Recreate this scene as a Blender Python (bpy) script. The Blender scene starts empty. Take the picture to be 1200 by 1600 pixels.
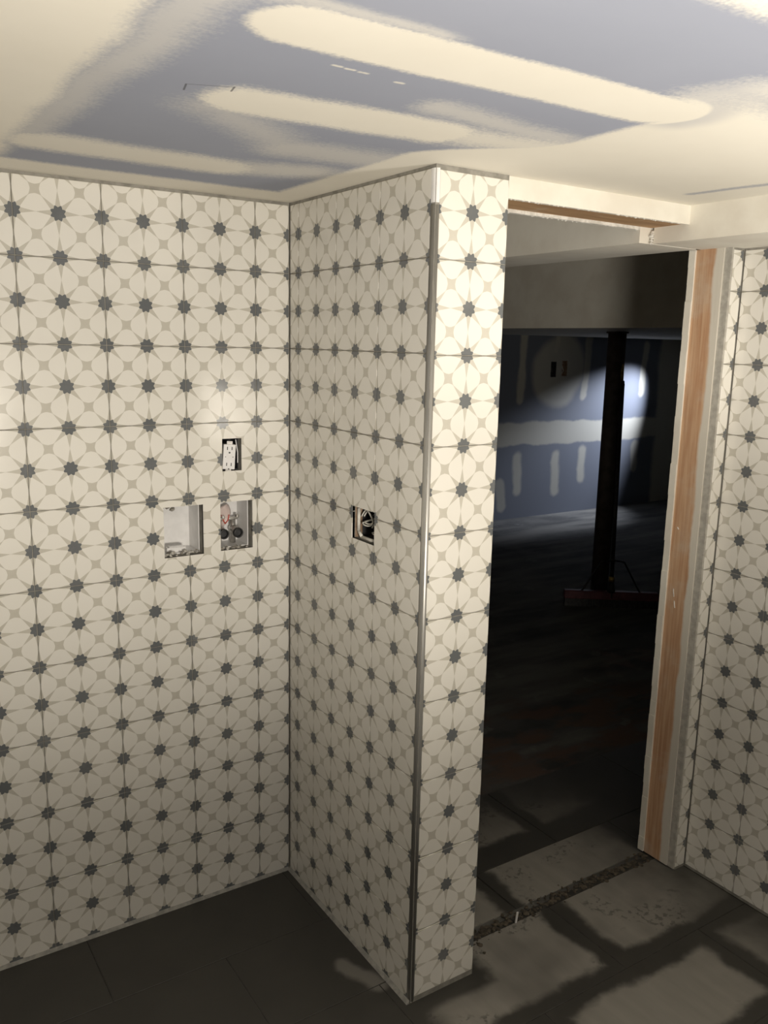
import bpy, bmesh, math, random
from mathutils import Vector, Matrix
random.seed(7)
S = bpy.context.scene
C = S.collection
R = math.radians

# ------------------------------------------------------------------ camera
ZF = 1.85                      # height of the first tile joint above the floor
cam = bpy.data.cameras.new('camera')
cam.sensor_fit = 'VERTICAL'; cam.sensor_height = 36; cam.lens = 36 * 1335.77 / 1600
cam.clip_start = 0.02
co = bpy.data.objects.new('camera', cam); C.objects.link(co)
co.location = (-1.1298, -2.2246, ZF - 0.1859)
co.rotation_euler = (R(78.855), R(-1.226), R(-33.110))
S.camera = co

# ------------------------------------------------------------------ world, lights, exposure
w = bpy.data.worlds.new('world'); S.world = w; w.use_nodes = True
w.node_tree.nodes['Background'].inputs[0].default_value = (0.9, 0.95, 1, 1)
w.node_tree.nodes['Background'].inputs[1].default_value = 0.015
vs = S.view_settings
vs.view_transform = 'Standard'; vs.look = 'None'; vs.gamma = 1; vs.use_curve_mapping = False
vs.exposure = 0.05

def light(name, kind, loc, energy, col, radius=.05, aim=None, **kw):
    l = bpy.data.lights.new(name, kind); l.energy = energy; l.color = col
    if kind in ('POINT', 'SPOT'): l.shadow_soft_size = radius
    for k, v in kw.items(): setattr(l, k, v)
    o = bpy.data.objects.new(name, l); C.objects.link(o); o.location = loc
    if aim is not None:
        o.rotation_euler = (Vector(aim) - Vector(loc)).to_track_quat('-Z', 'Y').to_euler()
    return o

# two work lights on stands out of the frame, turned up at the ceiling, and the cool lamp that throws the
# patch on the blue wall, round the corner behind the right jamb
light('work_lamp_offscreen', 'SPOT', (0.50, -1.80, 1.22), 30, (1, .94, .85), .12, aim=(0.62, -1.75, 2.04), spot_size=R(158), spot_blend=.3)
light('room_lamp_offscreen', 'SPOT', (-0.75, -2.50, 1.25), 150, (1, .925, .81), .14, aim=(-0.70, -2.10, 2.04), spot_size=R(172), spot_blend=.45)
light('far_spot_offscreen', 'SPOT', (6.62, 3.54, 1.76), 450, (.80, .86, 1), .03, aim=(5.46, 4.0, .66), spot_size=R(56), spot_blend=1)

# ------------------------------------------------------------------ node helpers
class V:
    """a float socket with arithmetic"""
    nt = None
    def __init__(s, sock): s.s = sock
    @staticmethod
    def op(o, *a):
        n = V.nt.nodes.new('ShaderNodeMath'); n.operation = o
        for i, x in enumerate(a):
            if isinstance(x, V): V.nt.links.new(x.s, n.inputs[i])
            else: n.inputs[i].default_value = x
        return V(n.outputs[0])
    def __add__(a, b): return V.op('ADD', a, b)
    __radd__ = __add__
    def __sub__(a, b): return V.op('SUBTRACT', a, b)
    def __rsub__(a, b): return V.op('SUBTRACT', b, a)
    def __mul__(a, b): return V.op('MULTIPLY', a, b)
    __rmul__ = __mul__
    def __truediv__(a, b): return V.op('DIVIDE', a, b)
    def lt(a, b): return V.op('LESS_THAN', a, b)
    def gt(a, b): return V.op('GREATER_THAN', a, b)
    def abs(a): return V.op('ABSOLUTE', a)
    def min(a, b): return V.op('MINIMUM', a, b)
    def max(a, b): return V.op('MAXIMUM', a, b)
    def pw(a, b): return V.op('POWER', a, b)
    def frac(a): return V.op('FRACT', a)
    def sqrt(a): return V.op('SQRT', a)

def sstep(x, e0, e1):
    n = V.nt.nodes.new('ShaderNodeMapRange'); n.interpolation_type = 'SMOOTHSTEP'
    V.nt.links.new(x.s, n.inputs[0])
    n.inputs[1].default_value = min(e0, e1); n.inputs[2].default_value = max(e0, e1)
    n.inputs[3].default_value = 0 if e0 < e1 else 1; n.inputs[4].default_value = 1 if e0 < e1 else 0
    return V(n.outputs[0])
def lerp(a, b, t): return a + (b - a) * t
def mixc(fac, a, b):
    n = V.nt.nodes.new('ShaderNodeMix'); n.data_type = 'RGBA'
    if isinstance(fac, V): V.nt.links.new(fac.s, n.inputs[0])
    else: n.inputs[0].default_value = fac
    for i, c in ((6, a), (7, b)):
        if isinstance(c, tuple): n.inputs[i].default_value = (*c, 1)
        else: V.nt.links.new(c, n.inputs[i])
    return n.outputs[2]
def noise(vec, scale, detail=4, rough=.55, color=False):
    n = V.nt.nodes.new('ShaderNodeTexNoise'); n.inputs['Scale'].default_value = scale
    n.inputs['Detail'].default_value = detail; n.inputs['Roughness'].default_value = rough
    V.nt.links.new(vec, n.inputs['Vector'])
    return n.outputs['Color'] if color else V(n.outputs['Fac'])
def stretch(vec, sc):
    n = V.nt.nodes.new('ShaderNodeMapping'); n.inputs['Scale'].default_value = sc
    V.nt.links.new(vec, n.inputs[0]); return n.outputs[0]
def position(): return V.nt.nodes.new('ShaderNodeNewGeometry').outputs['Position']
def uvmap(): return V.nt.nodes.new('ShaderNodeUVMap').outputs[0]
def sep(vec):
    n = V.nt.nodes.new('ShaderNodeSeparateXYZ'); V.nt.links.new(vec, n.inputs[0])
    return V(n.outputs[0]), V(n.outputs[1]), V(n.outputs[2])
def rnd(): return V(V.nt.nodes.new('ShaderNodeObjectInfo').outputs['Random'])
def capsule(x, y, a, b):
    """distance from (x, y) to the segment a-b"""
    ax, ay = a; bx, by = b; dx, dy = bx - ax, by - ay; l2 = dx * dx + dy * dy
    t = ((x - ax) * (dx / l2) + (y - ay) * (dy / l2)).max(0.0).min(1.0)
    ex = x - ax - t * dx; ey = y - ay - t * dy
    return (ex * ex + ey * ey).sqrt()
def mat(name, rough=.6, metal=0, spec=.5):
    m = bpy.data.materials.new(name); m.use_nodes = True; V.nt = m.node_tree
    b = m.node_tree.nodes['Principled BSDF']
    b.inputs['Roughness'].default_value = rough; b.inputs['Metallic'].default_value = metal
    b.inputs['Specular IOR Level'].default_value = spec
    return m, b
def setc(b, col, inp='Base Color'):
    if isinstance(col, tuple): b.inputs[inp].default_value = (*col, 1)
    else: V.nt.links.new(col, b.inputs[inp])
def setf(b, v, inp='Roughness'): V.nt.links.new(v.s, b.inputs[inp])
def bump(b, h, strength=.3, dist=.01):
    n = V.nt.nodes.new('ShaderNodeBump'); n.inputs['Strength'].default_value = strength
    n.inputs['Distance'].default_value = dist
    V.nt.links.new(h.s, n.inputs['Height']); V.nt.links.new(n.outputs[0], b.inputs['Normal'])
def noisy(name, c0, c1, scale=12, rough=.6, metal=0, bmp=.15, sc=(1, 1, 1), spec=.5, lo=.35, hi=.65):
    m, b = mat(name, rough, metal, spec)
    p = position()
    if sc != (1, 1, 1): p = stretch(p, sc)
    n = noise(p, scale, 6)
    setc(b, mixc(sstep(n, lo, hi), c0, c1))
    if bmp: bump(b, n, bmp, .004)
    return m

# ------------------------------------------------------------------ materials
M = {}
def tile_material():
    m, b = mat('star_tile', .2)
    u, v, _ = sep(uvmap())
    # cell coordinates: star printed at every integer, cell centre at .5
    x = ((u * 2.0).frac() - .5).abs(); y = ((v * 2.0).frac() - .5).abs()
    qx = .5 - x; qy = .5 - y
    r = (qx * qx + qy * qy).sqrt()
    th = V.op('ARCTAN2', qy, qx) / (math.pi / 4)
    k = (th.frac() - .5).abs() * 2.0
    dark = r.lt(.188 - k * .054)
    hi = x.max(y); lo = x.min(y)
    base = .5 - hi; sx = .5 - lo                 # distance from the cell edge / along it from the star
    wa = ((1.0 - (sx - .157) / .343) * .064).max(.0035)
    t = (lo + hi) * .70711; dd = (hi - lo) * .70711
    hs = (((t - .2) / .35) * .062).max(.005)
    hc = ((.215 - t).max(0.0) / .145).pw(1.5) * .072
    petal = base.gt(wa) * dd.gt(hs.max(hc))
    pos = position()
    n = noise(pos, 3.0, 3)
    cream = mixc(n, (.71, .685, .62), (.77, .745, .69))
    beige = mixc(noise(pos, 60, 3), (.50, .475, .41), (.56, .53, .46))
    col = mixc(petal, beige, cream)
    # prints vary a little from tile to tile
    dk = mixc(rnd(), (.115, .125, .135), (.165, .172, .178))
    dk = mixc(noise(pos, 90, 2), dk, (.13, .135, .135))
    col = mixc(dark, col, dk)
    haze = sstep(noise(pos, 5, 5), .55, .85) * .25
    col = mixc(haze, col, (.62, .60, .55))
    setc(b, col)
    setf(b, lerp(.10, .24, noise(pos, 9, 4)))
    bump(b, noise(pos, 14, 2), .05, .002)
    return m
M['tile'] = tile_material()
M['grout'] = noisy('grout_bed', (.21, .20, .175), (.30, .285, .25), 40, .9)
M['backer'] = noisy('cement_board_edge', (.36, .34, .30), (.46, .44, .39), 50, .9)
M['floor_grout'] = noisy('floor_grout', (.02, .019, .017), (.04, .038, .034), 40, .9)
M['caulk'] = noisy('caulk', (.22, .215, .20), (.32, .31, .28), 50, .7)
M['paint'] = noisy('white_mud', (.68, .64, .56), (.76, .73, .65), 6, .75, bmp=.1)
M['darkened_board'] = noisy('darkened_board', (.19, .20, .23), (.24, .25, .28), 4, .85, bmp=.05)  # unseen walls behind the camera, toned dark so they bounce less fill light
M['drywall_edge'] = noisy('gypsum_edge', (.55, .53, .48), (.75, .73, .68), 60, .9, bmp=.6)
M['plastic'] = noisy('white_plastic', (.72, .71, .70), (.78, .77, .76), 30, .35, bmp=.03)
M['mortar'] = noisy('mortar', (.22, .20, .17), (.55, .53, .48), 70, .95, bmp=.6)
M['steel_dark'] = noisy('column_paint', (.06, .046, .038), (.10, .078, .066), 18, .55, bmp=.2)
M['black'] = noisy('black_plastic', (.012, .012, .012), (.03, .03, .03), 60, .45, bmp=.05)
M['brass'] = noisy('brass', (.55, .38, .10), (.7, .52, .2), 40, .35, .8, bmp=.05)
M['chrome'] = noisy('valve_metal', (.45, .43, .40), (.62, .60, .57), 60, .3, .8, bmp=.1)
M['maroon'] = noisy('maroon_plastic', (.10, .022, .03), (.15, .035, .045), 20, .5, bmp=.05)
M['alu'] = noisy('edge_metal', (.30, .29, .27), (.46, .45, .42), 20, .38, .6, bmp=.1, sc=(1, 1, .12))
M['label'] = noisy('yellow_label', (.45, .30, .08), (.65, .50, .2), 60, .6)
M['tag'], _b = mat('pink_film', .3); setc(_b, (.70, .58, .54)); _b.inputs['Alpha'].default_value = .75
M['red'] = noisy('red_plastic', (.5, .06, .04), (.6, .1, .07), 60, .4)
M['cable'] = noisy('grey_cable', (.55, .53, .48), (.7, .68, .62), 60, .5)
M['dark_box'] = noisy('dark_interior', (.02, .02, .022), (.04, .04, .042), 30, .6)
M['cavity_wood'] = noisy('cut_board', (.20, .13, .08), (.32, .23, .16), 40, .9)

def wood_material():
    m, b = mat('jamb_wood', .7)
    p = position(); x, y, z = sep(p)
    g = noise(stretch(p, (30, 30, 1.2)), 4, 6)
    col = mixc(sstep(g, .3, .7), (.44, .24, .13), (.58, .38, .235))
    kn = sstep(noise(stretch(p, (12, 12, 4)), 1.6, 2), .70, .78)
    col = mixc(kn * .7, col, (.22, .09, .04))
    # plaster smeared over the half nearer the tiles, its edge wandering with height
    edge = y + (noise(stretch(p, (1, 1, 1)), 3.5, 5) - .5) * .05
    sm = sstep(edge, -.602, -.613)
    dust = sstep(noise(p, 9, 5), .45, .75) * .45
    col = mixc(dust, col, (.60, .53, .43))
    col = mixc(sm, col, (.64, .60, .52))
    setc(b, col); bump(b, g, .2, .003)
    return m
M['wood'] = wood_material()
def header_wood():
    m, b = mat('header_wood', .75); p = position()
    g = noise(stretch(p, (1.5, 26, 26)), 4, 6)
    col = mixc(sstep(g, .3, .7), (.30, .17, .08), (.46, .29, .15))
    col = mixc(sstep(noise(p, 14, 4), .58, .75) * .4, col, (.55, .5, .42))
    setc(b, col); bump(b, g, .2, .003); return m
M['hwood'] = header_wood()

MUD = (.74, .70, .61)
def ceiling_material():
    m, b = mat('taped_ceiling', .8)
    p = position(); x0, y0, _ = sep(p)
    nx, ny, _ = sep(noise(p, 6, 4, color=True))
    x = x0 + (nx - .5) * .05; y = y0 + (ny - .5) * .035
    fine = (noise(p, 160, 2) - .5)
    grit = (noise(stretch(p, (1, 5, 1)), 22, 4) - .5)
    def m_in(d, r, soft): return sstep(d + fine * soft * 1.6 + grit * soft * .8, r + soft, r - soft)
    xf = x0 + (nx - .5) * .02; yf = y0 + (ny - .5) * .02
    w = m_in(capsule(xf, yf, (-.60, -1.215), (.045, -1.225)), .068, .010)            # sharp joist band
    w = w.max(m_in(capsule(x, y, (-.52, -.865), (-.16, -.89)), .078, .022))
    w = w.max(m_in(capsule(x, y, (-.16, -.89), (.10, -.93)), .06, .05) * .85)
    w = w.max(m_in(capsule(x, y, (-.72, -.355), (-.34, -.345)), .078, .035) * .92)
    w = w.max(m_in(capsule(x, y, (-.34, -.345), (-.16, -.42)), .07, .05) * .6)
    w = w.max(m_in(capsule(x, y, (-1.2, -1.66), (.2, -1.66)), .095, .03))
    w = w.max(sstep(x + fine * .03, -.745, -.80))                                      # seam along the left
    w = w.max(sstep(y + fine * .03, -.155, -.115))                                     # corner tape at the niche wall
    # wide feathered field along the partition and over the doorway
    edge = xf - sstep(y, -.70, -1.0) * .185
    w = w.max(sstep(edge + fine * .02, -.118, -.088))
    w = w.max(m_in(capsule(x, y, (.10, -1.33), (.35, -1.25)), .11, .05))
    blue2 = m_in(capsule(xf, yf, (-1.3, -1.43), (-.14, -1.425)), .118, .012)
    # thin skim coats
    hz = m_in(capsule(x, y, (-.77, -.4), (-.71, -1.6)), .035, .03) * .45
    hz = hz.max(m_in(capsule(x, y, (-.55, -.80), (-.30, -.60)), .05, .05) * .42)
    hz = hz.max(m_in(capsule(x, y, (-.30, -.60), (-.12, -.62)), .07, .05) * .5)
    hz = hz.max(m_in(capsule(x, y, (-.25, -1.03), (.06, -.99)), .035, .03) * .5)
    hz = hz.max(m_in(capsule(x, y, (-.72, -1.30), (-.45, -1.30)), .03, .03) * .55)
    w = w.max(hz)
    inb = blue2 * sstep(xf, .25, .0)
    w = w * (1.0 - inb * .97)
    w = w * (1.0 - m_in(capsule(x, y, (.02, -1.37), (.30, -1.36)), .035, .05) * .55)
    ring = capsule(xf, yf, (-.60, -1.215), (.045, -1.225))
    w = w * (1.0 - sstep(ring, .074, .084) * sstep(ring, .15, .09) * sstep(x0, -.06, .06) * sstep(y0, -1.13, -1.19) * .4)
    # bare strip left beside the bulkhead
    w = w * (1.0 - m_in(capsule(xf, yf, (.735, -1.05), (.70, -.78)), .012, .012) * .75)
    # dabs over screws and a pencilled box
    for q in ((-.498, -1.11), (-.475, -1.108), (-.452, -1.106), (-.385, -1.10)):
        w = w.max(m_in(capsule(xf, yf, q, (q[0] + .012, q[1])), .0035, .003) * .8)
    board = mixc(noise(p, 4, 3), (.265, .285, .35), (.30, .32, .385))
    mud = mixc(noise(p, 5, 4), (.70, .66, .57), (.77, .735, .65))
    col = mixc(w, board, mud)
    pen = capsule(x0, y0, (-.630, -.90), (-.622, -.868)).min(capsule(x0, y0, (-.565, -.93), (-.560, -.905)))
    pen = pen.min(capsule(x0, y0, (-.630, -.90), (-.565, -.928)) + .0006)
    col = mixc(sstep(pen, .0022, .0010) * .75, col, (.06, .06, .07))
    setc(b, col)
    bump(b, noise(p, 30, 4) * .3 + w * .6, .12, .004)
    return m
M['ceiling'] = ceiling_material()

def floor_tile_material():
    m, b = mat('slate_floor_tile', .6, spec=.35)
    p = position(); x, y, _ = sep(p); u, v, _ = sep(uvmap())       # uv in metres, 0..0.61, 0..0.305
    nz = (noise(p, 7, 4) - .5)
    e = (u.min(.607 - u)).min(v.min(.302 - v + sstep(y, -.66, -.60) * .2)) + nz * .085 + (noise(p, 26, 4) - .5) * .02
    base = mixc(noise(p, 5, 5), (.030, .029, .026), (.055, .052, .046))
    # dried grout haze left on the tiles by the doorway, wiped off along the joints
    sweep = noise(stretch(p, (1, 1, 1)), 2.2, 3)
    streak = noise(stretch(p, (18, 3, 1)), 1.5, 5)
    film = sstep(e, .030, .062) * sstep(x + nz * .12, .22, .26).max(sstep(x + nz * .1, -.02, .08) * sstep(y + nz * .04, -.715, -.745)) * lerp(.62, 1.0, streak)
    film = film * sstep(x * .5 + nz * .2, .62, .36)
    film = film * sstep(y + nz * .1, .10, -.34)
    film = film * lerp(.55, 1.0, sstep(sweep, .35, .5))
    prints = sstep(noise(p, 55, 3), .52, .60) * sstep(noise(p, 4.5, 2), .55, .62)
    film = film * (1.0 - prints * .6)
    sm = sstep(capsule(x + nz * .05, y + nz * .05, (-.075, -.47), (-.03, -.58)), .035, .012) * .5
    col = mixc(film.max(sm), base, (.26, .247, .222))
    setc(b, col); bump(b, noise(p, 45, 4), .12, .002)
    setf(b, lerp(.5, .75, film))
    return m
M['floor_tile'] = floor_tile_material()
def concrete_material():
    m, b = mat('old_slab', .85, spec=.3)
    p = position(); x, y, _ = sep(p)
    a = noise(stretch(p, (1, 1.6, 1)), 1.8, 7, .62); c = noise(p, 7, 6)
    col = mixc(sstep(a, .35, .65), (.036, .036, .036), (.085, .083, .078))
    # brown glue stains near the doorway
    red = sstep(capsule(x, y, (1.0, .30), (2.0, .25)), .55, .15) * sstep(noise(stretch(p, (1.2, 2.2, 1)), 2.6, 6), .44, .60)
    col = mixc(red * .75, col, (.125, .075, .055))
    r2 = sstep(capsule(x, y, (2.3, .75), (2.7, .7)), .28, .08) * sstep(noise(p, 6, 5), .48, .62)
    col = mixc(r2 * .6, col, (.16, .11, .10))
    col = mixc(sstep(c, .62, .72) * .5, col, (.17, .17, .16))
    # swept streaks of pale dust
    dusty = sstep(noise(stretch(p, (.5, 2.5, 1)), 1.5, 5), .42, .66) * .7 * (1.0 - red)
    col = mixc(dusty, col, (.165, .160, .145))
    setc(b, col); bump(b, c, .3, .006)
    return m
M['concrete'] = concrete_material()
def blue_wall_material():
    m, b = mat('taped_blue_board', .75)
    p = position(); x0, y0, z0 = sep(p); nx, ny, nz = sep(noise(p, 3, 4, color=True))
    x = x0 + (nx - .5) * .10; z = z0 + (nz - .5) * .10
    h = lambda q: q + ZF
    def strip(a, b2, r, s): return sstep(capsule(x, z, a, b2), r + s, r - s)
    w = sstep((z - h(-1.02)).abs(), .125, .095)
    for X, za, zb in ((4.53, -.05, -.70), (4.98, -.05, -.20), (5.40, -.05, -.66), (6.26, -.14, -.66)):
        w = w.max(strip((X, h(za)), (X - .03, h(zb)), .045, .02))
    for X, za, zb in ((4.52, -1.25, -1.58), (5.03, -1.25, -1.62), (5.40, -1.22, -1.52), (6.20, -1.20, -1.45)):
        w = w.max(strip((X, h(za)), (X, h(zb)), .05, .025) * .9)
    w = w.max(sstep(capsule(x, z, (4.97, h(-.45)), (5.03, h(-.38))), .37, .27) * .85)
    w = w.max(sstep(x, 6.46, 6.54))
    w = w.max(strip((4.30, h(-1.5)), (4.32, h(-1.72)), .06, .02) * .8)
    col = mixc(w, (.15, .165, .20), (.42, .405, .35))
    setc(b, col); return m
M['blue_wall'] = blue_wall_material()

# ------------------------------------------------------------------ mesh helpers
def obj(name, verts, faces, m, parent=None, uvs=None, smooth=False, kind=None):
    me = bpy.data.meshes.new(name); me.from_pydata([tuple(v) for v in verts], [], faces); me.update()
    if m is not None: me.materials.append(M[m])
    if uvs is not None:
        l = me.uv_layers.new(name='UVMap')
        for lp in me.loops: l.data[lp.index].uv = uvs[lp.vertex_index]
    if smooth:
        for f in me.polygons: f.use_smooth = True
    o = bpy.data.objects.new(name, me); C.objects.link(o); o.parent = parent
    if kind: o['kind'] = kind
    return o
def empty(name, loc, label, cat, group=None, rot=(0, 0, 0)):
    o = bpy.data.objects.new(name, None); o.empty_display_size = .05; C.objects.link(o)
    o.location = loc; o.rotation_euler = rot; o['label'] = label; o['category'] = cat
    if group: o['group'] = group
    return o
def tag(o, label, cat, kind=None):
    o['label'] = label; o['category'] = cat
    if kind: o['kind'] = kind
    return o
class B:
    """vertex and face collector"""
    def __init__(s): s.v = []; s.f = []
    def box(s, x0, x1, y0, y1, z0, z1, mtx=None):
        b = len(s.v)
        P = [(x, y, z) for z in (z0, z1) for y in (y0, y1) for x in (x0, x1)]
        if mtx is not None: P = [mtx @ Vector(q) for q in P]
        s.v += [tuple(q) for q in P]
        s.f += [tuple(b + i for i in q) for q in ((0, 2, 3, 1), (4, 5, 7, 6), (0, 1, 5, 4), (2, 6, 7, 3), (0, 4, 6, 2), (1, 3, 7, 5))]
        return s
    def tube(s, pts, r, n=10, caps=True):
        pts = [Vector(p) for p in pts]; b = len(s.v)
        rr = r if isinstance(r, (list, tuple)) else [r] * len(pts)
        up = None
        for i, p in enumerate(pts):
            d = (pts[min(i + 1, len(pts) - 1)] - pts[max(i - 1, 0)]).normalized()
            if up is None: up = Vector((0, 0, 1)) if abs(d.z) < .9 else Vector((1, 0, 0))
            a = d.cross(up).normalized(); c = a.cross(d).normalized(); up = c
            for k in range(n):
                t = 2 * math.pi * k / n
                s.v.append(tuple(p + (a * math.cos(t) + c * math.sin(t)) * rr[i]))
        for i in range(len(pts) - 1):
            for k in range(n):
                s.f.append((b + i * n + k, b + i * n + (k + 1) % n, b + (i + 1) * n + (k + 1) % n, b + (i + 1) * n + k))
        if caps:
            s.f.append(tuple(b + k for k in range(n))[::-1])
            s.f.append(tuple(b + (len(pts) - 1) * n + k for k in range(n)))
        return s
    def prism(s, poly, ext, mtx=None):
        """poly: 3d points of one face, ext: extrusion vector"""
        b = len(s.v); n = len(poly); e = Vector(ext)
        P = [Vector(q) for q in poly] + [Vector(q) + e for q in poly]
        if mtx is not None: P = [mtx @ q for q in P]
        s.v += [tuple(q) for q in P]
        s.f.append(tuple(b + i for i in range(n))[::-1]); s.f.append(tuple(b + n + i for i in range(n)))
        for i in range(n): s.f.append((b + i, b + (i + 1) % n, b + n + (i + 1) % n, b + n + i))
        return s
    def lump(s, c, r, seed=0, sq=.7):
        rg = random.Random(seed); bm = bmesh.new(); bmesh.ops.create_icosphere(bm, subdivisions=1, radius=1)
        b = len(s.v); bm.verts.ensure_lookup_table()
        for q in bm.verts:
            k = 1 + rg.uniform(-.35, .35)
            s.v.append((c[0] + q.co.x * r * k * rg.uniform(.9, 1.1), c[1] + q.co.y * r * k, c[2] + q.co.z * r * k * sq))
        s.f += [tuple(b + q.index for q in f.verts) for f in bm.faces]; bm.free(); return s
    def build(s, name, m, parent=None, smooth=False, kind=None):
        o = obj(name, s.v, s.f, m, parent, None, smooth, kind)
        bm = bmesh.new(); bm.from_mesh(o.data); bmesh.ops.recalc_face_normals(bm, faces=bm.faces); bm.to_mesh(o.data); bm.free()
        return o
def bevel(o, w=.002, seg=2):
    md = o.modifiers.new('bevel', 'BEVEL'); md.width = w; md.segments = seg; md.limit_method = 'ANGLE'; return o

def slab_cells(a0, a1, b0, b1, holes, d0, d1, frame):
    """rectangle a0..a1 x b0..b1 minus the rectangular holes, from depth d0 to d1; frame maps (a, b, d) to xyz"""
    A = sorted({a0, a1, *[min(max(q, a0), a1) for h in holes for q in h[:2]]})
    Bc = sorted({b0, b1, *[min(max(q, b0), b1) for h in holes for q in h[2:]]})
    na, nb = len(A) - 1, len(Bc) - 1
    def solid(i, j):
        if i < 0 or j < 0 or i >= na or j >= nb: return False
        ca, cb = (A[i] + A[i + 1]) / 2, (Bc[j] + Bc[j + 1]) / 2
        return not any(h[0] < ca < h[1] and h[2] < cb < h[3] for h in holes)
    idx = {}; v = []; f = []; ab = []
    def vert(i, j, k):
        if (i, j, k) not in idx:
            idx[i, j, k] = len(v); v.append(frame(A[i], Bc[j], (d0, d1)[k])); ab.append((A[i], Bc[j]))
        return idx[i, j, k]
    for i in range(na):
        for j in range(nb):
            if not solid(i, j): continue
            f.append((vert(i, j, 0), vert(i + 1, j, 0), vert(i + 1, j + 1, 0), vert(i, j + 1, 0)))
            f.append((vert(i, j, 1), vert(i, j + 1, 1), vert(i + 1, j + 1, 1), vert(i + 1, j, 1)))
            for (di, dj, p, q) in ((-1, 0, (i, j), (i, j + 1)), (1, 0, (i + 1, j + 1), (i + 1, j)), (0, -1, (i + 1, j), (i, j)), (0, 1, (i, j + 1), (i + 1, j + 1))):
                if not solid(i + di, j + dj):
                    f.append((vert(*p, 0), vert(*q, 0), vert(*q, 1), vert(*p, 1)))
    return v, f, ab

T = .2052; GR = .0011; TH = .009; BED = .0022
mesh_cache = {}
def tile_piece(name, parent, a0, a1, b0, b1, oa, ob, holes, axes, m='tile', scale=1 / T, proud=0.0):
    """one tile piece; (oa, ob) is the pattern origin; axes = (origin, a-dir, b-dir, outward)"""
    O, ad, bd, out = axes
    hs = [h for h in holes if h[0] < a1 and h[1] > a0 and h[2] < b1 and h[3] > b0]
    key = None if hs else (name, round(a1 - a0, 4), round(b1 - b0, 4), round((a0 - oa) * scale % 1, 3), round((b0 - ob) * scale % 1, 3), tuple(ad), tuple(out))
    me = mesh_cache.get(key) if key else None
    if me is None:
        fr = lambda a, b, d: tuple(ad * (a - a0) + bd * (b - b0) + out * d)
        if hs:
            v, f, ab = slab_cells(a0, a1, b0, b1, hs, 0, -TH, fr)
        else:
            c = .0009; ab = []; v = []
            for (k, d) in ((c, 0), (0, -c), (0, -TH)):
                for (p, q) in ((a0 + k, b0 + k), (a1 - k, b0 + k), (a1 - k, b1 - k), (a0 + k, b1 - k)):
                    v.append(fr(p, q, d)); ab.append((p, q))
            f = [(0, 1, 2, 3)] + [(i, i + 4, (i + 1) % 4 + 4, (i + 1) % 4) for i in range(4)] + [(i + 4, i + 8, (i + 1) % 4 + 8, (i + 1) % 4 + 4) for i in range(4)] + [(11, 10, 9, 8)]
        me = bpy.data.meshes.new(name); me.from_pydata(v, [], f); me.materials.append(M[m])
        l = me.uv_layers.new(name='UVMap')
        for lp in me.loops:
            p, q = ab[lp.vertex_index]; l.data[lp.index].uv = ((p - oa) * scale + 20 * (scale != 1), (q - ob) * scale + 20 * (scale != 1))
        bm = bmesh.new(); bm.from_mesh(me); bmesh.ops.recalc_face_normals(bm, faces=bm.faces); bm.to_mesh(me); bm.free()
        if key: mesh_cache[key] = me
    o = bpy.data.objects.new(name, me); C.objects.link(o); o.parent = parent
    o.location = O + ad * a0 + bd * b0 + out * proud
    return o
def tile_field(parent, a0, a1, b0, b1, oa, ob, holes, axes, seed):
    rg = random.Random(seed)
    ka = math.floor((a0 - oa) / T); kb = math.floor((b0 - ob) / T)
    i = ka
    while oa + i * T < a1 - .004:
        j = kb
        while ob + j * T < b1 - .004:
            p0, p1 = oa + i * T + GR, oa + (i + 1) * T - GR
            q0, q1 = ob + j * T + GR, ob + (j + 1) * T - GR
            p0, p1, q0, q1 = max(p0, a0), min(p1, a1), max(q0, b0), min(q1, b1)
            if p1 - p0 > .004 and q1 - q0 > .004:
                tile_piece('wall_tile', parent, p0, p1, q0, q1, oa, ob, holes, axes, proud=rg.uniform(-.0006, .0004))
            j += 1
        i += 1

X_, Y_, Z_ = Vector((1, 0, 0)), Vector((0, 1, 0)), Vector((0, 0, 1))
def zz(q): return q + ZF
HC = 2.040                    # ceiling over the washroom
TOPL = zz(.182)               # top of the tiling

# ------------------------------------------------------------------ the setting
# niche wall behind the washer boxes (plane y = 0, facing -y)
HL = [(-.209, -.151, zz(-.546), zz(-.455)), (-.381, -.268, zz(-.776), zz(-.635)), (-.217, -.119, zz(-.774), zz(-.634))]
fr = lambda a, b, d: (a, BED - d, b)
v, f, _ = slab_cells(-2.1, 0.0, 0, HC, HL, 0, -.14, fr)
wl = obj('wall_left', v, f, 'grout'); tag(wl, 'star patterned tiled wall with three open service boxes in the niche', 'wall', 'structure')
tile_field(wl, -2.1, -.0025, .006, TOPL, -.1038, ZF, HL, (Vector((0, 0, 0)), X_, Z_, -Y_), 1)
# partition (face x = 0 facing -x), end face y = -.68
YE = -.680
HS = [(-.4625, -.357, zz(-.685), zz(-.600))]
fr = lambda a, b, d: (BED - d, a, b)
v, f, _ = slab_cells(YE + BED, .14, 0, HC, HS, 0, -.10, fr)
wp = obj('wall_partition', v, f, 'grout'); tag(wp, 'tiled stub partition with metal edge trim beside the doorway', 'wall', 'structure')
bb = B().box(.1022, .205, YE + BED, .14, 0, HC)
bb.build('core', 'grout', wp)
tile_field(wp, YE + .017, -.0045, .006, TOPL, -.053, ZF, HS, (Vector((0, 0, 0)), Y_, Z_, -X_), 2)
tile_field(wp, .012, .2045, .016, TOPL - .003, 0.0, zz(-.0035), [], (Vector((0, YE, 0)), X_, Z_, -Y_), 3)
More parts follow.
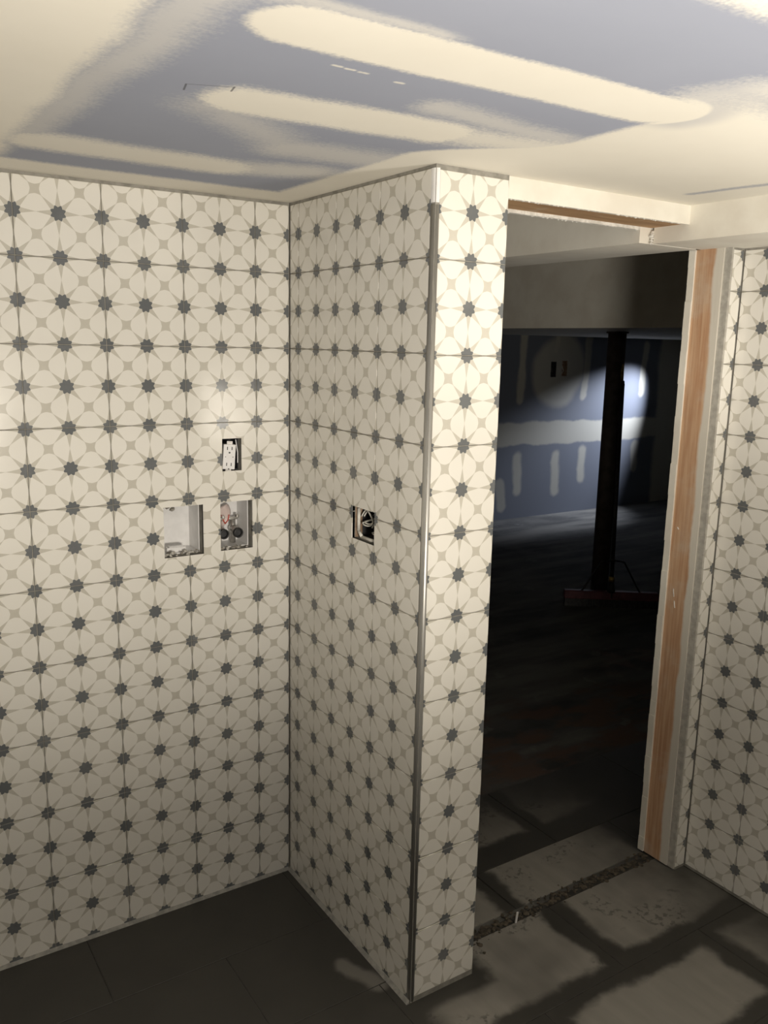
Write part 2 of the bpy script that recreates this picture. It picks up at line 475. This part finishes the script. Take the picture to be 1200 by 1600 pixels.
# metal edge trim: quarter round bead
bt = B(); prof = [(.0105, YE - .0002)]
for k in range(7):
    t = math.pi / 2 * k / 6
    prof.append((.0105 - .0110 * math.sin(t), YE + .0105 - .0110 * math.cos(t)))
prof += [(-.0005, YE + .0155), (.0105, YE + .0155)]
bt.prism([(x, y, .004) for x, y in prof], (0, 0, TOPL - .004 - .075))
o = bt.build('edge_trim', 'alu', wp, True); o['label'] = 'grey metal edge trim'
bt = B(); bt.prism([(x, y, TOPL - .070) for x, y in prof], (0, 0, .070)); o = bt.build('edge_trim_top', 'plastic', wp); o['label'] = 'white chipped end of the edge trim'

# right wall (plane x = 1.111 facing -x) and the narrow nib beside the door
XR = 1.111; YN = -.660
SOF = zz(.102)
wr = B().box(XR - BED + .0, XR + .12, -3.3, YN + .0, 0, HC).build('wall_right', 'grout')
tag(wr, 'tiled side wall running past the doorway under the bulkhead', 'wall', 'structure')
wr.data.transform(Matrix.Translation((2 * BED, 0, 0)))
tile_field(wr, -2.6, YN - .003, .010, SOF - .006, -.84, zz(-.018), [], (Vector((XR, 0, 0)), Y_, Z_, -X_), 4)
wn = B().box(1.0665, XR + 2 * BED, YN + BED, YN + .026, 0, SOF).build('wall_nib', 'grout')
tag(wn, 'narrow tiled nib wall between rough door jamb and tiled side wall', 'wall', 'structure')
tile_field(wn, 1.066, XR - .002, .010, SOF - .006, XR - T, zz(-.018), [], (Vector((0, YN, 0)), X_, Z_, -Y_), 5)

# the rest of the washroom shell, behind and beside the camera
tag(B().box(-2.2, XR + .12, -3.4, -3.3, 0, HC).build('wall_back', 'darkened_board'), 'grey drywall rear wall of the washroom, darkened to cut bounced light', 'wall', 'structure')
tag(B().box(-2.2, -2.1, -3.3, .14, 0, HC).build('wall_side', 'darkened_board'), 'grey drywall side wall of the washroom, darkened to cut bounced light', 'wall', 'structure')
tag(B().box(-2.2, XR + .12, -3.4, -.53, HC, HC + .06).build('ceiling', 'ceiling'), 'blue drywall ceiling with broad feathered bands of joint compound', 'ceiling', 'structure')
o = B().box(-2.2, .205, -.53, .14, HC, HC + .06).build('ceiling_niche', 'ceiling'); tag(o, 'blue drywall ceiling over the tiled niche', 'ceiling', 'structure')

# bulkhead along the right wall, running on through the doorway
bk = B().box(.845, XR + .10, -3.3, -.555, SOF, HC)
o = bk.build('wall_bulkhead', 'paint'); tag(o, 'white plastered bulkhead under the ceiling above the tiled side wall', 'bulkhead', 'structure')
bk = B().box(.800, 1.045, -.545, 3.9, SOF, 2.30)
o = bk.build('wall_bulkhead_far', 'paint'); tag(o, 'plastered boxed bulkhead seen under the door header', 'bulkhead', 'structure')
bk = B().box(.838, .85, -.556, -.60, SOF + .001, zz(.137)); 
# ragged crack between the two bulkhead boards
cr = B(); rg = random.Random(3); z = SOF + .002; 
while z < zz(.135):
    cr.lump((.842 + rg.uniform(-.003, .003), -.552, z), .006, rg.random()); z += .006
cr.build('trim_1', 'drywall_edge'); tag(bpy.data.objects['trim_1'], 'ragged torn drywall edge at the bulkhead joint', 'trim', 'structure')

# door opening: header and right jamb
dr = empty('door_1', (.63, -.6, 0), 'rough unfinished doorway with bare timber header and jamb', 'doorway'); dr['kind'] = 'structure'
def part(bld, name, m, parent, **k):
    o = bld.build(name, m, parent, **k); o.matrix_parent_inverse = parent.matrix_basis.inverted(); return o
dr_inv = Matrix.Translation((-.63, .6, 0))
def dpart(bld, name, m):
    o = bld.build(name, m, dr); o.data.transform(dr_inv); return o
HB = zz(.139)
dpart(B().box(.2052, .845, -.672, -.660, HB + .003, HC), 'header_board', 'paint')
dpart(B().box(.2052, .845, -.660, -.545, HB + .006, HC), 'header_timber', 'hwood')
hb = B().box(.2052, .800, -.545, -.532, HB - .002, 2.30)
rg = random.Random(11)
for k in range(46):
    xx = .21 + .59 * k / 45
    hb.lump((xx, -.5385 + rg.uniform(-.003, .003), HB - .001), rg.uniform(.003, .006), k, .6)
dpart(hb, 'torn_board', 'drywall_edge')
hb = B()
for k in range(60):
    xx = .21 + .63 * rg.random(); hb.lump((xx, -.667 + rg.uniform(-.003, .003), HB + .003), rg.uniform(.0015, .004), k, .6)
dpart(hb, 'board_crumbs', 'drywall_edge')
XJ = 1.055
dpart(B().box(XJ, XJ + .05, -.634, -.541, .006, SOF), 'jamb_stud', 'wood')
jb = B()
n = 40
for k in range(n):
    z0, z1 = .008 + (SOF - .008) * k / n, .008 + (SOF - .008) * (k + 1) / n
    d = .0012 * math.sin(k * 1.9) + .001 * math.sin(k * .7)
    jb.box(XJ - .006 + d, XJ + .05, -.541, -.519, z0, z1)
dpart(jb, 'jamb_board', 'paint')
dpart(B().box(XJ + .004, 1.066, -.6575, -.634, .004, SOF), 'backer_edge', 'backer')
gl = B()
for (yy, za, zb) in ((-.565, .905, .93), (-.572, .87, .892), (-.56, 1.12, 1.126)):
    gl.tube([(XJ, yy, zb), (XJ - .002, yy - .003, (za + zb) / 2), (XJ, yy - .004, za)], .0016, 6)
dpart(gl, 'staple', 'drywall_edge')

# far room
CF = 2.26
tag(B().box(.2052, 7.0, -.53, 4.15, CF + .05, CF + .12).build('ceiling_far', 'paint'), 'plastered ceiling of the room beyond the doorway', 'ceiling', 'structure')
tag(B().box(2.43, 7.0, -.53, 4.0, zz(-.078), CF + .05).build('ceiling_drop', 'paint'), 'dropped plastered ceiling box carried by the steel column', 'ceiling', 'structure')
wf = B()
HF = [(4.89, 4.965, zz(-.475), zz(-.325)), (5.04, 5.115, zz(-.465), zz(-.315))]
v, f, _ = slab_cells(.2052, 7.0, -.02, CF, HF, 0, -.12, lambda a, b, d: (a, 4.0 - d, b))
tag(obj('wall_far', v, f, 'blue_wall'), 'blue drywall with taped joints at the end of the far room', 'wall', 'structure')
tag(B().box(6.86, 7.0, -.53, 4.0, -.02, CF).build('wall_far_side', 'paint'), 'plastered side wall of the far room', 'wall', 'structure')
tag(B().box(.10, .2052, .1401, 4.0, -.02, CF + .05).build('wall_far_left', 'paint'), 'plastered wall continuing behind the tiled partition', 'wall', 'structure')
tag(B().box(1.12, 7.0, -.64, -.53, -.02, CF + .05).build('wall_near_far', 'paint'), 'back of the washroom wall facing the far room', 'wall', 'structure')
fl = B().box(.2052, 7.0, -.5565, 4.15, -.12, -.004).build('floor_far', 'concrete'); tag(fl, 'dark stained concrete slab of the far room', 'floor', 'structure')

# washroom floor: bed plus each tile
fb = B().box(-2.2, XR + .12, -3.4, -.5565, -.12, -.0012)
fb.box(-2.2, .2052, -.5565, .14, -.12, -.0012)
fb = fb.build('floor', 'floor_grout'); tag(fb, 'dark slate coloured floor tiles with dried grout haze by the doorway', 'floor', 'structure')
FA = (Vector((0, 0, 0)), X_, Y_, Z_)
def floor_piece(parent, x0, x1, y0, y1, ox, oy):
    if x1 - x0 < .01 or y1 - y0 < .01: return
    tile_piece('floor_tile', parent, x0 + .0015, x1 - .0015, y0 + .0015, y1 - .0015, ox, oy, [], FA, 'floor_tile', 1, 0)
LX, LY = .61, .305
for k in range(-2, 10):
    y1 = .03 - LY * k + 0 * LY; y0 = y1 - LY
    ox = -.64 + LX / 2 * (k % 2)
    i = -4
    while ox + i * LX < XR:
        x0, x1 = ox + i * LX, ox + (i + 1) * LX
        for (cx0, cx1, cy0, cy1) in ((-2.1, 0.0, -.5800, -.004), (-2.1, XR, -3.3, -.5800)):
            a0, a1, b0, b1 = max(x0, cx0), min(x1, cx1), max(y0, cy0), min(y1, cy1)
            if cx1 == XR and b1 > -.69 and a0 < .205 and a1 > 0:      # the partition stands here
                pass
            floor_piece(fb, a0, a1, b0, b1, x0, y0) if a1 > a0 and b1 > b0 else None
        i += 1
for (y0, y1, ox) in ((-.535, -.340, .49), (-.340, .030, .85)):
    i = -2
    while ox + i * LX < 2.0:
        x0, x1 = max(ox + i * LX, .21), ox + (i + 1) * LX
        if x1 > x0: floor_piece(fl, x0, x1, y0, y1, ox + i * LX, max(y0, y1 - .305) if y0 > -.4 else y1 - .305)
        i += 1

# caulk lines at the foot of the walls
cb = B().prism([(-2.09, -.0005, .0005), (-2.09, -.009, .0005), (-2.09, -.0005, .008)], (2.085, 0, 0))
tag(cb.build('trim_2', 'caulk'), 'grey caulk bead along the foot of the niche wall', 'trim', 'structure')
cb = B().prism([(-.0005, -.004, .0005), (-.010, -.004, .0005), (-.0005, -.004, .009)], (0, YE + .006, 0))
tag(cb.build('trim_3', 'caulk'), 'grey caulk bead along the foot of the partition', 'trim', 'structure')

# ------------------------------------------------------------------ recessed boxes
# white drain box
t = empty('drain_box', (-.3245, .03, zz(-.776)), 'empty white plastic laundry box recessed in the tiled wall', 'wall box')
w2, h2, dp = .1125 / 2, .141, .078
s = B(); e = .003
s.box(-w2, w2, dp - e, dp, 0, h2); s.box(-w2, -w2 + e, 0, dp - e, 0, h2); s.box(w2 - e, w2, 0, dp - e, 0, h2)
s.box(-w2 + e, w2 - e, 0, dp - e, 0, e); s.box(-w2 + e, w2 - e, 0, dp - e, h2 - e, h2)
bevel(s.build('shell', 'plastic', t), .0012)
s = B().box(-.035, .02, .012, .030, e, .017); s.box(-.028, .014, .014, .028, .017, .020); bevel(s.build('drain_ledge', 'plastic', t), .002)
s = B(); rg = random.Random(5)
for k in range(26): s.lump((rg.uniform(-w2 + .004, w2 - .004), rg.uniform(-.024, .008), rg.uniform(.001, .008)), rg.uniform(.003, .007), k)
for k in range(7): s.lump((rg.uniform(-w2 + .004, -.02), rg.uniform(-.01, .006), h2 - rg.uniform(.002, .012)), rg.uniform(.004, .008), 50 + k)
s.build('mortar', 'mortar', t, kind='stuff')
# valve box
t = empty('valve_box', (-.168, .03, zz(-.774)), 'white plastic laundry box with two hose valves recessed in the tiled wall', 'wall box')
w2, h2 = .098 / 2, .140
s = B()
s.box(-w2, w2, dp - e, dp, 0, h2); s.box(-w2, -w2 + e, 0, dp - e, 0, h2); s.box(w2 - e, w2, 0, dp - e, 0, h2)
s.box(-w2 + e, w2 - e, 0, dp - e, 0, e); s.box(-w2 + e, w2 - e, 0, dp - e, h2 - e, h2)
bevel(s.build('shell', 'plastic', t), .0012)
for xv in (-.024, .020):
    z0 = .044
    s = B().tube([(xv, .058, z0), (xv, .040, z0), (xv, .038, z0), (xv, .012, z0 - .004)], [.009, .009, .013, .0135], 14)
    s.tube([(xv, .046, e), (xv, .046, z0 + .030)], .008, 10)
    vb = s.build('valve', 'chrome', t, True)
    n = 18; s = B(); b0 = len(s.v)
    for (rr, yy) in ((.0118, .012), (.0150, .012), (.0150, .004), (.0128, .001), (.0105, .003), (.0100, .012)):
        for k in range(n):
            a = 2 * math.pi * k / n; s.v.append((xv + rr * math.cos(a), yy, z0 - .005 + rr * math.sin(a)))
    for q in range(5):
        for k in range(n): s.f.append((q * n + k, q * n + (k + 1) % n, (q + 1) * n + (k + 1) % n, (q + 1) * n + k))
    s.build('thread_ring', 'black', vb, True)
    s = B().tube([(xv, .0118, z0 - .005), (xv, .0105, z0 - .005)], .0104, 16); s.build('bore', 'dark_box', vb)
    s = B().box(xv - .014, xv + .014, .038, .050, z0 + .028, z0 + .036); s.box(xv + .006, xv + .014, .030, .046, z0 + .034, z0 + .044)
    bevel(s.build('handle', 'chrome', vb), .002)
s = B(); n = 8
for i in range(n + 1):
    for j in range(n + 1):
        a = i / n; q = j / n
        wdt = .022 * math.sin(math.pi * (.12 + .7 * q))
        s.v.append((-.018 + (a - .5) * 2 * wdt + .016 * q, .048 + .006 * math.sin(4 * a + 3 * q), .058 + .062 * q - .012 * abs(a - .6)))
for i in range(n):
    for j in range(n): s.f.append((i * (n + 1) + j, (i + 1) * (n + 1) + j, (i + 1) * (n + 1) + j + 1, i * (n + 1) + j + 1))
o = s.build('warning_film', 'tag', t, True); o['label'] = 'crumpled pink plastic film'
md = o.modifiers.new('solid', 'SOLIDIFY'); md.thickness = .0005
for q in (-.008, .006):
    B().tube([(-.006, .040, .062), (-.004 + q, .038, .072), (-.004 + q * 1.7, .040, .088)], .0016, 6).build('red_clip', 'red', t, True)
s = B(); rg = random.Random(9)
for k in range(18): s.lump((rg.uniform(-w2 + .004, w2 - .004), rg.uniform(-.024, .004), rg.uniform(.001, .006)), rg.uniform(.003, .006), k)
s.build('mortar', 'mortar', t, kind='stuff')
# electrical outlet
t = empty('electrical_outlet', (-.180, .012, zz(-.546)), 'white wall socket without cover plate hanging in a cut tile hole', 'outlet')
w2, h2, dp = .058 / 2, .091, .06
s = B(); s.box(-w2, w2, dp, dp + .002, 0, h2); s.box(-w2, -w2 + .002, .012, dp, 0, h2); s.box(w2 - .002, w2, .012, dp, 0, h2)
s.box(-w2 + .002, w2 - .002, .012, dp, 0, .002); s.box(-w2 + .002, w2 - .002, .012, dp, h2 - .002, h2)
s.build('back_box', 'dark_box', t)
mt = Matrix.Translation((-.0075, -.008, .0395)) @ Matrix.Rotation(R(-8), 4, 'Z') @ Matrix.Rotation(R(4), 4, 'Y')
s = B().box(-.0175, .0175, -.004, .022, -.035, .035, mt); rc = bevel(s.build('receptacle', 'plastic', t), .0015)
for zc in (.024, -.021):
    for xo in (-.0065, .0065): B().box(xo - .0012, xo + .0012, -.0046, -.0036, zc - .0045, zc + .0045, mt).build('slot', 'black', rc)
for (xo, zc, rr) in ((0, .012, .0027), (0, -.034, .002), (-.0105, .0, .0012), (.0105, 0, .0014)):
    B().tube([mt @ Vector((xo, -.0046, zc)), mt @ Vector((xo, -.0036, zc))], rr, 10).build('ground_hole', 'black', rc)
for q in ((.035, .044), (-.043, -.035)): B().box(-.008, .008, -.001, .001, *q, mt).build('mounting_strap', 'chrome', t)
s = B().tube([(w2 - .007, .0, .02), (w2 - .005, .004, .05), (w2 - .008, .01, .085)], .0016, 6); s.build('loose_wire', 'plastic', t)
# open junction box in the partition (faces -x)
t = empty('junction_box', (.028, -.41, zz(-.6425)), 'open electrical box with coiled cables in the side of the partition', 'junction box')
s = B(); wy, hz_ = .0525, .0425
s.box(.055, .058, -wy, wy, -hz_, hz_); s.box(-.004, .055, -wy, -wy + .002, -hz_, hz_); s.box(.004, .055, wy - .002, wy, -hz_, hz_)
s.box(-.004, .055, -wy + .002, wy - .002, -hz_, -hz_ + .002); s.box(-.004, .055, -wy + .002, wy - .002, hz_ - .002, hz_)
s.build('back_box', 'dark_box', t)
ring = []
for (yy, z2) in ((-.050, -.037), (.026, -.038), (.043, -.024), (.043, .036), (-.047, .036)): ring.append((-.013, yy, z2))
s = B()
for i in range(3): s.tube([ring[i], ring[i + 1]], .0045, 8)
o = s.build('box_rim', 'cable', t, True); o['label'] = 'white plastic rim'
for q, (cy, cz, rr, m) in enumerate(((.014, .014, .026, 'cable'), (.012, .015, .021, 'cable'), (-.020, -.010, .019, 'cable'), (-.022, -.012, .024, 'black'), (-.006, .012, .018, 'black'))):
    pts = [(-.006 + .003 * q + .004 * math.sin(2 * a), cy + rr * math.cos(a), cz + rr * .8 * math.sin(a)) for a in [k * 2 * math.pi / 22 for k in range(20)]]
    pts.append((.05, cy, cz)); s = B().tube(pts, .0019, 7); s.build('cable', m, t, True)
s = B().box(-.0185, .003, wy - .0015, wy - .0003, -hz_ + .001, hz_ - .001); s.build('cut_board', 'cavity_wood', t)

# far wall: two open outlet cut-outs
for (x0, x1, z0, z1), nm in zip(HF, ('left', 'right')):
    lab = 'open dark outlet cut-out in the blue taped wall' if nm == 'left' else 'open brown outlet cut-out in the blue taped wall'
    t = empty('outlet_box', ((x0 + x1) / 2, 4.004, z0), lab, 'outlet box')
    a = (x1 - x0) / 2; hh = z1 - z0; s = B()
    s.box(-a, a, .05, .053, 0, hh); s.box(-a, -a + .004, 0, .05, 0, hh); s.box(a - .004, a, 0, .05, 0, hh)
    s.box(-a + .004, a - .004, 0, .05, 0, .004); s.box(-a + .004, a - .004, 0, .05, hh - .004, hh)
    s.build('shell', 'dark_box' if nm == 'left' else 'cavity_wood', t)
    s = B().tube([(0, .045, .02), (.01, .02, .05), (-.008, .03, .1), (0, .048, hh - .02)], .004, 6); s.build('cable', 'cable' if nm == 'right' else 'black', t)

# ------------------------------------------------------------------ steel column
CX, CY, CR = 3.245, 1.705, .058
t = empty('steel_column', (CX, CY, -.004), 'dark brown painted steel post standing behind the push broom', 'column')
s = B().tube([(0, 0, .010), (0, 0, zz(-.078) - .006)], CR, 32); s.build('shaft', 'steel_dark', t, True)
s = B().box(-.085, .085, -.085, .085, .0, .011); bevel(s.build('base_plate', 'steel_dark', t), .002)
s = B().box(-.05, .05, -.05, .05, zz(-.078) - .006, zz(-.078) + .004); s.build('cap_plate', 'steel_dark', t)
s = B(); n = 8
da = math.atan2(-2.22 - CY, -1.13 - CX) + R(62)
for j, (zq, wd) in enumerate(((zz(-.43), .25), (zz(-.38), .34), (zz(-.33), .30), (zz(-.28), .18))):
    for k in range(n + 1):
        a = da + (k / n - .5) * 2 * wd * 1.2 + .05 * math.sin(j * 2)
        s.v.append(((CR + .001) * math.cos(a), (CR + .001) * math.sin(a), zq + .008 * math.sin(3 * k)))
for j in range(3):
    for k in range(n): s.f.append((j * (n + 1) + k, j * (n + 1) + k + 1, (j + 1) * (n + 1) + k + 1, (j + 1) * (n + 1) + k))
o = s.build('label_remnant', 'label', t); o['label'] = 'torn yellow label'
md = o.modifiers.new('solid', 'SOLIDIFY'); md.thickness = .001

# ------------------------------------------------------------------ push broom
A0, A1 = Vector((2.835, 1.65, -.004)), Vector((3.344, 1.27, -.004))
mid = (A0 + A1) / 2 + Vector((.03, .03, 0)); ang = math.atan2(A1.y - A0.y, A1.x - A0.x)
t = empty('push_broom', mid, 'push broom with maroon head and black handle leaning on the steel post', 'broom', rot=(0, 0, ang))
L = .61
s = B().prism([(-L / 2, -.040, .048), (-L / 2, .040, .048), (-L / 2, .026, .098), (-L / 2, -.022, .098)], (L, 0, 0))
head = bevel(s.build('head', 'maroon', t), .006); head['label'] = 'maroon plastic head'
s = B().box(-.0035, .0035, -.036, .0, .055, .101); s.build('head_seam', 'black', head)
s = B(); rg = random.Random(4)
for i in range(58):
    for j in range(5):
        x = -L / 2 + .010 + (L - .02) * i / 57; y = -.032 + .064 * j / 4
        fx, fy = x + rg.uniform(-.006, .006), y * 1.25 + rg.uniform(-.005, .005)
        b0 = len(s.v)
        for (px, py, pz, h) in ((x, y, .050, .0045), (fx, fy, .001, .007)):
            s.v += [(px - h, py - h, pz), (px + h, py - h, pz), (px + h, py + h, pz), (px - h, py + h, pz)]
        for k in range(4): s.f.append((b0 + k, b0 + (k + 1) % 4, b0 + 4 + (k + 1) % 4, b0 + 4 + k))
        s.f.append((b0 + 4, b0 + 5, b0 + 6, b0 + 7))
s.build('bristles', 'black', t, kind='stuff')
# handle runs up to rest against the post
inv = (Matrix.Translation(mid) @ Matrix.Rotation(ang, 4, 'Z')).inverted()
dcol = Vector((-1.13, -2.22, 0)) - Vector((CX, CY, 0)); dcol.z = 0; dcol.normalize()
side = Vector((-dcol.y, dcol.x, 0))
if side.x < 0: side = -side
topw = Vector((CX, CY, 0)) + dcol * (CR * .75) + side * (CR * .95); topw.z = zz(-.42)
top = inv @ topw
foot = Vector((.0, .0, .098)); d = (top - foot).normalized()
s = B().tube([foot - d * .01, foot + d * .02, foot + d * .075], [.030, .024, .016], 16); s.build('socket', 'black', t, True)
s = B().tube([foot + d * .062, foot + d * .096], .0185, 16); s.build('ferrule', 'brass', t, True)
s = B().tube([foot + d * .085, foot + d * .5, top], .0135, 14); h_ = s.build('handle', 'black', t, True)
s = B().tube([top, top + d * .03], [.0145, .010], 14); s.build('handle_cap', 'black', h_, True)
clamp = foot + d * .205
s = B().tube([clamp - d * .011, clamp + d * .011], .0185, 14); s.build('brace_clamp', 'black', t, True)
for sg in (-1, 1):
    p0 = clamp + Vector((sg * .012, -.012, 0)); p1 = clamp + Vector((sg * .055, -.012, -.004)); p2 = clamp + Vector((sg * .085, -.012, -.026))
    p3 = Vector((sg * .185, .0, .100))
    s = B().tube([p0, p1, (p1 + p2) / 2 + Vector((sg * .006, 0, .006)), p2, p3, p3 + Vector((sg * .008, 0, -.006))], .0062, 8); s.build('brace', 'black', t, True)

# ------------------------------------------------------------------ rubble line on the threshold
s = B(); rg = random.Random(21)
for k in range(420):
    x = rg.uniform(.212, 1.05); yy = -.560 + rg.gauss(0, .012) - (.05 * rg.random() if x < .30 else 0)
    s.lump((x, yy, .0005), rg.choice((.002, .003, .004, .006, .008)), k, .4)
o = s.build('threshold_rubble', 'cavity_wood', kind='stuff'); tag(o, 'brown crumbs of broken mortar lying along the doorway threshold', 'debris')
M['rubble'] = noisy('rubble', (.035, .030, .022), (.10, .082, .060), 45, .95, bmp=.5); o.data.materials[0] = M['rubble']
s = B(); s.box(0, .004, 0, .004, 0, .045); 
o = B().box(-.003, .003, -.0015, .0015, -.002, .032).build('tile_spacer', 'plastic'); o.location = (.445, -.585, .003); o.rotation_euler = (0, R(8), 0)
tag(o, 'small white tile spacer standing at the threshold', 'spacer')
bpy.context.view_layer.update()
